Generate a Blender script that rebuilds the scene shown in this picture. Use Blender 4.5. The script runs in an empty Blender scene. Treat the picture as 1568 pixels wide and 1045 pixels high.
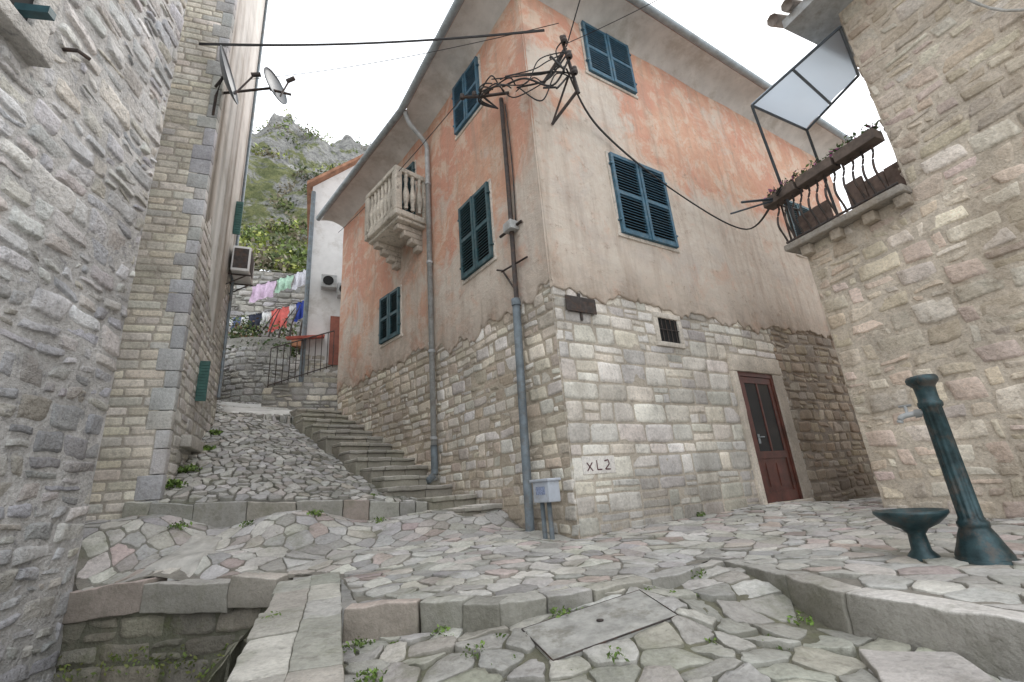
import bpy, math, random
from mathutils import Vector, Matrix, noise
random.seed(7)
S=1.2
V=Vector
rnd=random.random
def U(a,b): return a+(b-a)*random.random()
def az(d): return V((math.sin(math.radians(d)),math.cos(math.radians(d)),0))
# ---------- wall frames: origin, direction along the wall, outward normal ----------
FR={}
def frame(n,o,d,out):
    FR[n]=(V((o[0],o[1],0)),d,V((d.y,-d.x,0))*out)
frame('A',(.473,4.59),az(57.8),1)
frame('B',(.473,4.59),az(-37),-1)
frame('C',(-1.181,6.785),az(-44),-1)
frame('L',(-3.5,3.87),az(-12),1)
frame('M',(-3.82,5.01),az(-24.5),1)
frame('N',(-3.82,5.01),az(-109.5),-1)
frame('R',(3.6,5.05),az(155),1)
def FP(fr):
    o,d,n=FR[fr]
    return lambda s,z,q: o+d*s+n*q+V((0,0,z))
# ---------- mesh builder ----------
class MB:
    def __init__(s): s.v=[];s.f=[];s.c=[]
    def add(s,vs,fs,col):
        b=len(s.v); s.v+= [tuple(q) for q in vs]; s.f+=[tuple(i+b for i in f) for f in fs]
        if isinstance(col,list): s.c+=col
        else: s.c+=[col]*len(vs)
    def obj(s,name,mat,parent=None,smooth=False):
        me=bpy.data.meshes.new(name); me.from_pydata(s.v,[],s.f)
        a=me.color_attributes.new('Col','FLOAT_COLOR','POINT')
        flat=[]
        for c in s.c: flat+= [c[0],c[1],c[2],1.0]
        a.data.foreach_set('color',flat)
        if smooth: me.polygons.foreach_set('use_smooth',[True]*len(me.polygons))
        me.materials.append(mat); me.update()
        ob=bpy.data.objects.new(name,me); bpy.context.collection.objects.link(ob)
        if parent: ob.parent=parent
        else: ob.scale=(S,S,S)
        return ob
def empty(name):
    e=bpy.data.objects.new(name,None); e.empty_display_size=.2; bpy.context.collection.objects.link(e); e.scale=(S,S,S); return e
def box(mb,P,a0,a1,b0,b1,c0,c1,col=(.5,.5,.5)):
    vs=[P(a,b,c) for a in(a0,a1) for b in(b0,b1) for c in(c0,c1)]
    mb.add(vs,[(0,1,3,2),(4,6,7,5),(0,4,5,1),(2,3,7,6),(0,2,6,4),(1,5,7,3)],col)
def axis_pts(a,b,r,step):
    n=max(1,int((b-a-2*r)/step)); return [a,a+r*.35]+[a+r+(b-a-2*r)*i/n for i in range(n+1)]+[b-r*.35,b]
def nbox(mb,P,a0,a1,b0,b1,c0,c1,col,r=.015,rough=.006,step=.1,k=9):
    lo=(a0,b0,c0);hi=(a1,b1,c1)
    r=min(r,(a1-a0)*.4,(b1-b0)*.4,(c1-c0)*.4)
    ax=[axis_pts(lo[i],hi[i],r,step) for i in range(3)]
    for i in range(3):
        j,k2=(i+1)%3,(i+2)%3
        for side in (lo[i],hi[i]):
            A=ax[j];B=ax[k2]; vs=[]
            for a in A:
                for b in B:
                    q=[0,0,0]; q[i]=side;q[j]=a;q[k2]=b
                    core=[min(max(q[t],lo[t]+r),hi[t]-r) for t in range(3)]
                    dv=V([q[t]-core[t] for t in range(3)])
                    if dv.length>1e-9: dv=dv.normalized()*r
                    w=P(core[0]+dv[0],core[1]+dv[1],core[2]+dv[2])
                    w=w+noise.noise_vector(w*k)*rough+noise.noise_vector(w*3)*rough*1.3+noise.noise_vector(w*26)*rough*.5
                    vs.append(w)
            nb=len(B)
            fs=[(m*nb+n,m*nb+n+1,(m+1)*nb+n+1,(m+1)*nb+n) for m in range(len(A)-1) for n in range(nb-1)]
            mb.add(vs,fs,col)
def tube(mb,pts,r,col=(.05,.05,.05),n=8,cap=True):
    pts=[V(p) for p in pts]; vs=[];fs=[]
    rs=r if isinstance(r,list) else [r]*len(pts)
    up=V((0,0,1))
    for i,p in enumerate(pts):
        t=(pts[min(i+1,len(pts)-1)]-pts[max(i-1,0)]).normalized()
        ref=up if abs(t.z)<.9 else V((1,0,0))
        x=t.cross(ref).normalized(); y=t.cross(x)
        for k in range(n):
            a=2*math.pi*k/n; vs.append(p+x*math.cos(a)*rs[i]+y*math.sin(a)*rs[i])
    for i in range(len(pts)-1):
        for k in range(n): fs.append((i*n+k,i*n+(k+1)%n,(i+1)*n+(k+1)%n,(i+1)*n+k))
    if cap: fs.append(tuple(range(n))); fs.append(tuple((len(pts)-1)*n+k for k in range(n)))
    mb.add(vs,fs,col)
def sag(a,b,d,n=14):
    a=V(a);b=V(b); return [a.lerp(b,i/n)-V((0,0,d*4*(i/n)*(1-i/n))) for i in range(n+1)]
def spline(pts,n=6):
    pts=[V(p) for p in pts]; out=[]
    for i in range(len(pts)-1):
        p0=pts[max(i-1,0)];p1=pts[i];p2=pts[i+1];p3=pts[min(i+2,len(pts)-1)]
        for k in range(n):
            t=k/n; out.append(.5*((2*p1)+(p2-p0)*t+(2*p0-5*p1+4*p2-p3)*t*t+(3*p1-p0-3*p2+p3)*t**3))
    out.append(pts[-1]); return out
def lathe(mb,c,prof,n=32,col=(.1,.1,.1),flute=None):
    vs=[];fs=[]
    for j,(r,z) in enumerate(prof):
        for k in range(n):
            a=2*math.pi*k/n; rr=r
            if flute and flute[0]<=z<=flute[1]: rr=r*(1-.13*(.5+.5*math.cos(a*12)))
            vs.append(V(c)+V((rr*math.cos(a),rr*math.sin(a),z)))
    for j in range(len(prof)-1):
        for k in range(n): fs.append((j*n+k,j*n+(k+1)%n,(j+1)*n+(k+1)%n,(j+1)*n+k))
    fs.append(tuple(range(n))); fs.append(tuple((len(prof)-1)*n+k for k in range(n)))
    mb.add(vs,fs,col)
# ---------- materials ----------
def nodes(name):
    m=bpy.data.materials.new(name); m.use_nodes=True; nt=m.node_tree; return m,nt,nt.nodes['Principled BSDF']
def N(nt,t,**k):
    n=nt.nodes.new(t)
    for a,b in k.items(): setattr(n,a,b)
    return n
def tex(nt,co,scale,detail=4,rough=.6,dist=0):
    n=N(nt,'ShaderNodeTexNoise'); n.inputs['Scale'].default_value=scale; n.inputs['Detail'].default_value=detail; n.inputs['Roughness'].default_value=rough; n.inputs['Distortion'].default_value=dist
    nt.links.new(co,n.inputs['Vector']); return n.outputs['Fac']
def mr(nt,v,a,b,c,d):
    n=N(nt,'ShaderNodeMapRange'); nt.links.new(v,n.inputs[0])
    for i,x in enumerate((a,b,c,d)): n.inputs[i+1].default_value=x
    return n.outputs[0]
def math_(nt,op,a,b):
    n=N(nt,'ShaderNodeMath',operation=op)
    for i,x in enumerate((a,b)):
        if isinstance(x,(int,float)): n.inputs[i].default_value=x
        else: nt.links.new(x,n.inputs[i])
    return n.outputs[0]
def mix(nt,fac,a,b,mode='MIX'):
    n=N(nt,'ShaderNodeMix',data_type='RGBA',blend_type=mode)
    if isinstance(fac,(int,float)): n.inputs[0].default_value=fac
    else: nt.links.new(fac,n.inputs[0])
    for i,x in ((6,a),(7,b)):
        if isinstance(x,tuple): n.inputs[i].default_value=x+(1,) if len(x)==3 else x
        else: nt.links.new(x,n.inputs[i])
    return n.outputs[2]
def scale_col(nt,col,val):
    n=N(nt,'ShaderNodeVectorMath',operation='SCALE'); nt.links.new(col,n.inputs[0]); nt.links.new(val,n.inputs['Scale']); return n.outputs[0]
def bump(nt,bsdf,hts,strength=.6,dist=.01):
    h=hts[0]
    for x in hts[1:]: h=math_(nt,'ADD',h,x)
    b=N(nt,'ShaderNodeBump'); b.inputs['Strength'].default_value=strength; b.inputs['Distance'].default_value=dist
    nt.links.new(h,b.inputs['Height']); nt.links.new(b.outputs[0],bsdf.inputs['Normal'])
def obco(nt): return N(nt,'ShaderNodeTexCoord').outputs['Object']
def attr(nt,name='Col'): n=N(nt,'ShaderNodeAttribute'); n.attribute_name=name; return n
def stone_mat(name,spot=(.18,.165,.145),spotamt=.4,moss=0.0,fine=38,bstr=.7,bd=.012,rough=.92,var=.22,side=0,stain=.45,stc=(.27,.235,.19)):
    m,nt,b=nodes(name); co=obco(nt); c=attr(nt).outputs['Color']
    n1=tex(nt,co,2.2,3); n2=tex(nt,co,fine,4,.72); n3=tex(nt,co,8,4,.75)
    c=scale_col(nt,c,mr(nt,n1,.3,.7,1-var,1+var)); c=scale_col(nt,c,mr(nt,n2,.3,.7,.78,1.18))
    mp=N(nt,'ShaderNodeMapping'); mp.inputs['Scale'].default_value=(2.4,2.4,.9); nt.links.new(co,mp.inputs['Vector']); n7=tex(nt,mp.outputs[0],.8,5,.72,.5)
    c=mix(nt,mr(nt,n7,.5,.7,0,stain),c,stc)
    c=mix(nt,mr(nt,n3,.56,.68,0,spotamt),c,spot)
    c=mix(nt,mr(nt,n2,.64,.72,0,.35),c,spot)
    if moss>0:
        n6=tex(nt,co,3.1,4,.7); c=mix(nt,mr(nt,n6,.54,.68,0,moss),c,(.13,.145,.065))
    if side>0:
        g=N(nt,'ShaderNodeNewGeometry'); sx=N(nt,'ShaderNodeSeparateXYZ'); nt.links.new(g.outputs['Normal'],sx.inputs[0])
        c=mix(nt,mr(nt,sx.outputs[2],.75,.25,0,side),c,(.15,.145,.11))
    nt.links.new(c,b.inputs['Base Color']); b.inputs['Roughness'].default_value=rough; b.inputs['Specular IOR Level'].default_value=.25
    bump(nt,b,[n2,math_(nt,'MULTIPLY',n3,1.6)],bstr,bd); return m
def plain(name,col,rough=.6,metal=0,var=.25,sc=9,bs=.2,dirt=None,dirta=.5):
    m,nt,b=nodes(name); co=obco(nt); n=tex(nt,co,sc,4,.65)
    rgb=N(nt,'ShaderNodeRGB'); rgb.outputs[0].default_value=col+(1,)
    c=scale_col(nt,rgb.outputs[0],mr(nt,n,.3,.7,1-var,1+var))
    if dirt: c=mix(nt,mr(nt,tex(nt,co,sc*.6,5,.75),.5,.64,0,dirta),c,dirt)
    nt.links.new(c,b.inputs['Base Color']); b.inputs['Roughness'].default_value=rough; b.inputs['Metallic'].default_value=metal
    bump(nt,b,[n],bs,.005); return m
def colmat(name,rough=.7,var=.2,sc=12):
    m,nt,b=nodes(name); co=obco(nt); c=attr(nt).outputs['Color']; c=scale_col(nt,c,mr(nt,tex(nt,co,sc,3),.3,.7,1-var,1+var))
    nt.links.new(c,b.inputs['Base Color']); b.inputs['Roughness'].default_value=rough; return m
def plaster_mat():
    m,nt,b=nodes('weathered_plaster'); co=obco(nt); a=attr(nt)
    sep=N(nt,'ShaderNodeSeparateColor'); nt.links.new(a.outputs['Color'],sep.inputs[0])
    R,G,B_=sep.outputs
    n1=tex(nt,co,1.3,5,.68,.5); n2=tex(nt,co,6,5,.7,.3); n3=tex(nt,co,.7,4,.6); n4=tex(nt,co,2.3,6,.74,.6); n5=tex(nt,co,7,6,.8)
    mp=N(nt,'ShaderNodeMapping'); mp.inputs['Scale'].default_value=(5,5,.5); nt.links.new(co,mp.inputs['Vector']); st=tex(nt,mp.outputs[0],1.2,4,.7)
    k=math_(nt,'ADD',R,math_(nt,'MULTIPLY',math_(nt,'SUBTRACT',n1,.5),2.2)); k=math_(nt,'ADD',k,math_(nt,'MULTIPLY',math_(nt,'SUBTRACT',n2,.5),.6))
    om=mr(nt,k,.34,.66,0,1)
    orange=mix(nt,mr(nt,n2,.35,.65,0,1),(.60,.335,.23),(.65,.42,.305))
    orange=mix(nt,mr(nt,n3,.42,.6,0,.7),orange,(.60,.30,.22))
    orange=mix(nt,mr(nt,n4,.49,.60,0,.85),orange,(.67,.53,.42))
    beige=mix(nt,mr(nt,n2,.35,.65,0,1),(.60,.51,.43),(.66,.595,.515))
    beige=mix(nt,mr(nt,n1,.50,.66,0,.75),beige,(.52,.46,.41))
    beige=mix(nt,mr(nt,n4,.54,.66,0,.6),beige,(.64,.44,.335))
    c=mix(nt,om,beige,orange)
    c=mix(nt,mr(nt,st,.48,.70,0,.5),c,(.37,.285,.225))
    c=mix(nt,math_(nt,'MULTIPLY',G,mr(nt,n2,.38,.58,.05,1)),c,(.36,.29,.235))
    c=mix(nt,mr(nt,n5,.58,.65,0,.6),c,(.36,.27,.21))
    nt.links.new(c,b.inputs['Base Color']); b.inputs['Roughness'].default_value=.93; b.inputs['Specular IOR Level'].default_value=.2
    bump(nt,b,[math_(nt,'MULTIPLY',n1,2.5),n2,math_(nt,'MULTIPLY',n5,.9)],.75,.022); return m
MS=stone_mat('limestone_blocks')
ML=stone_mat('rubble_limestone',spot=(.19,.19,.20),spotamt=.6,fine=30,bstr=1,bd=.026,var=.2,stain=.35,stc=(.30,.28,.26))
MR_=stone_mat('warm_limestone',spot=(.27,.215,.16),spotamt=.5,fine=30,bstr=.9,bd=.02,stain=.5,stc=(.34,.27,.19))
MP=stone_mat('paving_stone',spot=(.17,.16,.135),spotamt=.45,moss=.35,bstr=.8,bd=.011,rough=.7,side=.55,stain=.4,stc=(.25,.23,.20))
MPL=plaster_mat()
MSH=plain('painted_shutter_wood',(.042,.12,.18),.55,var=.35,sc=14,dirt=(.17,.22,.24),dirta=.45)
MSG=plain('painted_shutter_dark',(.032,.085,.10),.55,var=.35,sc=14,dirt=(.12,.15,.16),dirta=.45)
MDK=plain('dark_interior',(.012,.012,.012),.9)
MIR=plain('rusty_iron',(.06,.05,.046),.65,.3,var=.4,sc=20,dirt=(.14,.07,.04),dirta=.5)
MCB=plain('black_cable',(.03,.028,.028),.7)
MPG=plain('painted_pipe',(.40,.41,.41),.5,.1,var=.2,sc=10,dirt=(.22,.19,.15),dirta=.5)
MPD=plain('grey_conduit',(.15,.18,.20),.6,.1,var=.3,sc=10,dirt=(.13,.10,.07),dirta=.5)
MSF=plain('eave_plaster',(.60,.58,.55),.9,var=.15,sc=3,dirt=(.40,.36,.31),dirta=.6)
MGU=plain('zinc_gutter',(.33,.37,.39),.5,.3,var=.2,dirt=(.2,.19,.17),dirta=.4)
MDR=plain('varnished_door_wood',(.11,.034,.024),.45,var=.45,sc=6,dirt=(.05,.025,.02))
MTL=plain('roof_tile',(.36,.19,.12),.9,var=.4,sc=5)
MTG=plain('grey_roof_tile',(.25,.21,.18),.9,var=.4,sc=5)
MPM=plain('painted_cast_iron',(.03,.062,.07),.42,.3,var=.55,sc=16,dirt=(.12,.09,.07),dirta=.6)
MWH=plain('white_render',(.72,.71,.70),.9,var=.1,sc=2,dirt=(.46,.43,.39),dirta=.6)
MBX=plain('meter_box_paint',(.46,.50,.56),.5,var=.1,dirt=(.25,.22,.2),dirta=.4)
MCC=plain('concrete',(.40,.39,.365),.85,var=.3,sc=7,dirt=(.22,.21,.17),dirta=.65,bs=.8)
MGL,ntg,bg=nodes('window_glass'); bg.inputs['Base Color'].default_value=(.03,.035,.04,1); bg.inputs['Roughness'].default_value=.12
MC=colmat('coloured_cloth',.85); MLF=colmat('leaves',.7,.35,3)
# ---------- masonry ----------
def stone(mb,P,s0,s1,z0,z1,thick,rough,col,ox=0,bw=.014):
    w=s1-s0;h=z1-z0
    eu=min(.3,bw/(w/2)); ev=min(.3,bw/(h/2))
    nu=max(1,int(w/.10)); nv=max(1,int(h/.10))
    us=[-1,-1+eu]+[-.62+1.24*i/nu for i in range(nu+1)]+[1-eu,1]
    vs_=[-1,-1+ev]+[-.55+1.1*i/nv for i in range(nv+1)]+[1-ev,1]
    cs=(s0+s1)/2;cz=(z0+z1)/2; vs=[]
    sd=U(0,99); tl=U(-1,1)*rough*.9; tu=U(-1,1)*rough*.7
    cr=U(.03,.14); sk=U(-1,1)*rough*1.6
    for iu,u in enumerate(us):
        for iv,v in enumerate(vs_):
            k=1-cr*(abs(u)**5)*(abs(v)**5)
            q=V((cs+u*w/2*k,cz+v*h/2*k,sd))
            jx=noise.noise(q*7)*rough*1.8+sk*v; jz=noise.noise(q*7+V((9,3,1)))*rough*1.8+sk*.5*u
            eu_=iu in (0,len(us)-1); ev_=iv in (0,len(vs_)-1)
            if eu_ or ev_: d=-.012
            else:
                pu=.86 if iu in (1,len(us)-2) else 1; pv=.86 if iv in (1,len(vs_)-2) else 1
                d=thick*pu*pv+noise.noise(q*12)*rough*.8+noise.noise(q*4.5)*rough*1.3+tl*u+tu*v
            vs.append(P(q.x+jx,q.y+jz,d+ox))
    n=len(vs_)
    fs=[(i*n+j,(i+1)*n+j,(i+1)*n+j+1,i*n+j+1) for i in range(len(us)-1) for j in range(n-1)]
    mb.add(vs,fs,col)
def pick(cols,v=.12):
    c=random.choice(cols); k=U(1-v,1+v); return (c[0]*k,c[1]*k*U(.98,1.02),c[2]*k*U(.95,1.04))
def masonry(mb,P,s0,s1,z0,z1,rh,rw,gap,thick,rough,cols,mort,holes=[],top=None,wav=.0,backing=True,bw=.014,dark=None):
    if backing:
        n=max(2,int((s1-s0)/.12)); mz=max(2,int((z1-z0)/.12)) if rough>.009 else 1
        vs=[];fs=[]
        for i in range(n+1):
            s=s0+(s1-s0)*i/n
            for j in range(mz+1):
                z=z0+(z1-z0)*j/mz; vs.append(P(s,z,(rough*.9*noise.noise(V((s*6,z*6,2))) if mz>1 else 0)))
        fs=[(i*(mz+1)+j,(i+1)*(mz+1)+j,(i+1)*(mz+1)+j+1,i*(mz+1)+j+1) for i in range(n) for j in range(mz)]
        mb.add(vs,fs,mort)
    z=z0
    while z<z1-.03:
        h=U(*rh)
        if z+h>z1-.06: h=z1-z
        s=s0; first=True
        while s<s1-.02:
            w=U(*rw)*(.75+h/rh[1]*.5)
            if first: w*=U(.5,1.1); first=False
            if s+w>s1-.08: w=s1-s
            a0,a1,b0,b1=s,s+w,z,z+h
            parts=[(a0,a1,b0,b1)]
            if rough>.0045 and rnd()<.26 and h>.13:
                m=b0+h*U(.4,.6); m2=a0+w*U(.35,.65); parts=[(a0,a1,b0,m),(a0,a1,m,b1)] if rnd()<.5 else [(a0,m2,b0,m),(m2,a1,b0,m),(a0,a1,m,b1)]
            for (a0,a1,b0,b1) in parts:
                ok=True
                for (h0,h1,g0,g1) in holes:
                    if a1>h0 and a0<h1 and b1>g0 and b0<g1:
                        ops=[(a0,h0,b0,b1),(h1,a1,b0,b1),(a0,a1,b0,g0),(a0,a1,g1,b1)]
                        ops=[o for o in ops if o[1]-o[0]>.05 and o[3]-o[2]>.04]
                        if not ops: ok=False;break
                        a0,a1,b0,b1=max(ops,key=lambda o:(o[1]-o[0])*(o[3]-o[2]))
                if not ok: continue
                g=gap*U(.4,1.5)/2
                if a1-a0<3*g or b1-b0<3*g: continue
                dz=noise.noise(V(((a0+a1)*.4,b0*.8,5)))*wav
                if top and (b0+b1)/2+dz>top((a0+a1)/2): continue
                c=pick(cols)
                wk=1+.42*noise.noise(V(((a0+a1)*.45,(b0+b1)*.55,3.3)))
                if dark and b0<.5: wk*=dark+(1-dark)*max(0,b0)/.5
                c=(c[0]*wk,c[1]*wk,c[2]*wk)
                stone(mb,P,a0+g,a1-g,b0+g+dz,b1-g+dz,thick*U(.4,1.4),rough,c,0,bw)
            s+=w
        z+=h
CA=[(.68,.65,.59),(.72,.69,.64),(.63,.60,.55),(.65,.60,.53),(.56,.54,.50),(.67,.62,.55),(.52,.49,.45)]
CB=[(.61,.55,.46),(.65,.59,.51),(.55,.49,.41),(.58,.53,.46),(.52,.44,.36),(.63,.59,.53),(.48,.42,.35)]
CL=[(.56,.56,.57),(.63,.625,.62),(.49,.495,.51),(.60,.58,.55),(.58,.545,.53),(.66,.655,.65),(.57,.54,.49),(.46,.46,.47)]
CN=[(.64,.60,.52),(.60,.56,.48),(.68,.63,.55),(.56,.54,.49),(.63,.57,.48)]
CR=[(.64,.56,.45),(.69,.62,.52),(.59,.51,.41),(.66,.58,.48),(.55,.49,.42),(.72,.66,.57),(.63,.52,.43),(.66,.54,.47)]
CG=[(.45,.44,.42),(.41,.40,.38),(.48,.46,.42),(.38,.37,.35)]
# ================= plastered house =================
house=empty('plastered_house')
PA,PB,PC=FP('A'),FP('B'),FP('C')
mb=MB()
holesA=[(2.84,4.02,-.5,1.96),(1.52,2.0,1.95,2.36)]
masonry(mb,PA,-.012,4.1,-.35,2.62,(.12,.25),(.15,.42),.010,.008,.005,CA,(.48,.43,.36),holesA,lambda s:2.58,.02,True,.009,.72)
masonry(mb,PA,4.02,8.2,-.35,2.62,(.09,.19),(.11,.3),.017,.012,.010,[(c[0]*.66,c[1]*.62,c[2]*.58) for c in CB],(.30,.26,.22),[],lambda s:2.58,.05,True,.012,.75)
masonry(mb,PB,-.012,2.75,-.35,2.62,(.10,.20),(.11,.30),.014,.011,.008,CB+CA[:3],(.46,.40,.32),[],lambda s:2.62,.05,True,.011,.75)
masonry(mb,PC,0,3.58,.2,2.98,(.09,.18),(.11,.3),.016,.013,.010,CB,(.42,.36,.28),[],lambda s:2.88,.06,True,.012)
mb.obj('stone_base',MS,house,True)
mb=MB()
def sheet(mb,P,s0,s1,zb,z1,o,mask,step=.045,zs=.22):
    n=int((s1-s0)/step); vs=[];col=[];fs=[]
    m=int((z1-2.9)/zs)
    for i in range(n+1):
        s=s0+(s1-s0)*i/n; b=zb(s)
        hs=[b,b,b+.02]+[3.0+(z1-3.0)*j/m for j in range(m+1)]
        for j,z in enumerate(hs):
            oo=(0.0 if j==0 else (o*.8 if j==1 else o+.012*noise.noise(V((s*1.2,z*1.2,3)))+.004*noise.noise(V((s*4,z*4,1)))))
            if s0<0 and i<2: oo=oo-(.012 if i==0 else .003)+.008*noise.noise(V((1,z*5,2)))
            vs.append(P(s,z,oo)); col.append(mask(s,z))
    k=m+4
    for i in range(n):
        for j in range(k-1): fs.append((i*k+j,(i+1)*k+j,(i+1)*k+j+1,i*k+j+1))
    mb.add(vs,fs,col)
def nn(x,k=1,o=0): return noise.noise(V((x*k,o,.3)))
def sm(x,a,b): t=max(0,min(1,(x-a)/(b-a))); return t*t*(3-2*t)
def edged(s,z): return max(0,.25+.9*noise.noise(V((2.2,z*1.9,.7))))*math.exp(-(s/.13)**2)
def maskA(s,z):
    k=.95*sm(z,4.2,4.9)*sm(s,1.2,2.0)
    k=max(k,.9*sm(z,5.4,6.4)); k=max(k,.45*sm(z,3.9,5.0)*(1-sm(s,.6,1.2)))
    k-=.35*math.exp(-((s-4.2)**2/1.5+(z-6.6)**2/.3))
    return (k,min(1,.6*(1-sm(z,2.5,3.05))+edged(s,z)),.5)
def maskB(s,z): return (.22+.66*sm(z,3.2,4.8)-.25*(1-sm(s,0,.55))*(1-sm(z,5.2,6)),min(1,.55*(1-sm(z,2.4,3.2))+edged(s,z)),.5)
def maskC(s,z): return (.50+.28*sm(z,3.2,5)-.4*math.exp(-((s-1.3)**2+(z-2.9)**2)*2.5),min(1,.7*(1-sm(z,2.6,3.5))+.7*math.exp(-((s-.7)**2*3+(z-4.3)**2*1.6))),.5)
def zbA(s): return 2.45+.11*nn(s,2.2)+.07*nn(s,9)+.045*nn(s,25)+(.06 if s>4 else 0)-.03*sm(s,1,3)
sheet(mb,PA,-.034,8.2,zbA,7.1,.03,maskA)
sheet(mb,PB,-.034,2.75,lambda s:2.45+.22*nn(s,2.4,7)+.09*nn(s,9,2)+.05*nn(s,25),7.05,.03,maskB)
sheet(mb,PC,0,3.58,lambda s:2.66+.25*nn(s,1.7,4)+.1*nn(s,8,1)+.05*nn(s,25),6.9,.03,maskC)
mb.obj('plaster_walls',MPL,house,True)
mb=MB()
e=PC(3.58,0,0); g=PA(8.2,0,0)
for a,b in ((e,e+V((3.2,2.5,0))),(g,g+V((-3.5,4.5,0))),(e+V((3.2,2.5,0)),g+V((-3.5,4.5,0)))):
    mb.add([V((a.x,a.y,-.3)),V((b.x,b.y,-.3)),V((b.x,b.y,7)),V((a.x,a.y,7))],[(0,1,2,3)],(.5,.5,.5))
cin=[PA(.05,0,-.03)+FR['B'][2]*-.03, PA(8.1,0,-.03),PC(3.5,0,-.03),PC(.02,0,-.03)]
for a,b in ((cin[0],cin[1]),(cin[2],cin[3]),(cin[3],cin[0])):
    mb.add([V((a.x,a.y,-.3)),V((b.x,b.y,-.3)),V((b.x,b.y,7)),V((a.x,a.y,7))],[(0,1,2,3)],(.5,.5,.5))
mb.obj('rear_walls',MSF,house)
OV=.50
eA_end=PA(8.7,7.12,OV)
cornerE=V((.473,4.59,0))+FR['A'][2]*OV+FR['B'][2]*OV; cornerE.z=7.08
bendE=V((-1.181,6.785,0))+(FR['B'][2]+FR['C'][2]).normalized()*OV; bendE.z=6.85
endE=PC(3.75,6.62,OV)
outer=[eA_end,cornerE,bendE,endE]; inner=[PA(8.2,7.0,0),PA(0,7.0,0),PC(0,6.85,0),PC(3.58,6.62,0)]
mb=MB()
def ribbon(mb,A,B,col,n=20,curve=0):
    vs=[];fs=[]
    for i in range(len(A)-1):
        for k in range(n+(1 if i==len(A)-2 else 0)):
            t=k/n; a=A[i].lerp(A[i+1],t); b=B[i].lerp(B[i+1],t)
            for j in range(5):
                u=j/4; q=b.lerp(a,u)+V((0,0,curve*math.sin(math.pi*u)*.3))
                vs.append(q+V((0,0,.012*noise.noise(q*2))))
    m=len(vs)//5
    for i in range(m-1):
        for j in range(4): fs.append((i*5+j,i*5+j+1,(i+1)*5+j+1,(i+1)*5+j))
    mb.add(vs,fs,col)
ribbon(mb,outer,[p-V((0,0,.12)) for p in inner],(.5,.5,.5),20,.25)
mb.obj('eave_soffit',MSF,house,True)
mb=MB(); up=V((0,0,.07))
apex=[V((5.6,9.4,8.8)),V((1.0,8.0,9.2)),V((.3,9.2,9.0)),V((-1.2,11,8.4))]
for i in range(3):
    a,b,c,d=outer[i]+up,outer[i+1]+up,apex[i+1],apex[i]
    n=24;m=10;vs=[];fs=[]
    for x in range(n*3+1):
        for y in range(m+1):
            q=a.lerp(b,x/(n*3)).lerp(d.lerp(c,x/(n*3)),y/m); vs.append(q+V((0,0,.03*abs(math.sin(x*1.2)))))
    for x in range(n*3):
        for y in range(m): fs.append((x*(m+1)+y,x*(m+1)+y+1,(x+1)*(m+1)+y+1,(x+1)*(m+1)+y))
    mb.add(vs,fs,(.5,.5,.5))
mb.obj('tiled_roof',MTL,house)
mb=MB()
for i in range(3):
    a,b=outer[i],outer[i+1]; t=(b-a).normalized(); o_=V((t.y,-t.x,0))
    if o_.dot(a-inner[i])<0: o_=-o_
    vs=[];K=10
    for q in (a,b):
        for k in range(K+1):
            an=math.pi*k/K; vs.append(q+o_*(.06-.06*math.cos(an))+V((0,0,.03-.065*math.sin(an))))
        for k in range(K,-1,-1):
            an=math.pi*k/K; vs.append(q+o_*(.06-.055*math.cos(an))+V((0,0,.03-.058*math.sin(an))))
    M_=2*(K+1)
    mb.add(vs,[(k,(k+1)%M_,M_+(k+1)%M_,M_+k) for k in range(M_)],(.5,.5,.5))
mb.obj('gutter',MGU,house,True)
mb=MB()
q=lambda z,o=.09:PB(2.70,z,o)
tube(mb,spline([bendE+V((.02,-.03,-.02)),bendE+V((.08,.05,-.2)),q(6.35,.12),q(6.1),q(5.5)]),.042,n=12)
tube(mb,[q(5.5),q(.62)],.042,n=12)
for z in (5.5,4.0,2.5,1.2): tube(mb,[q(z-.02),q(z+.02)],.052,n=12)
mb.obj('downpipe',MPG,house,True)
mb=MB(); tube(mb,spline([q(1.1),q(.72),q(.66,.14),PB(2.65,.62,.22)]),.05,n=12); mb.obj('downpipe_shoe',MPD,house,True)
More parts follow.
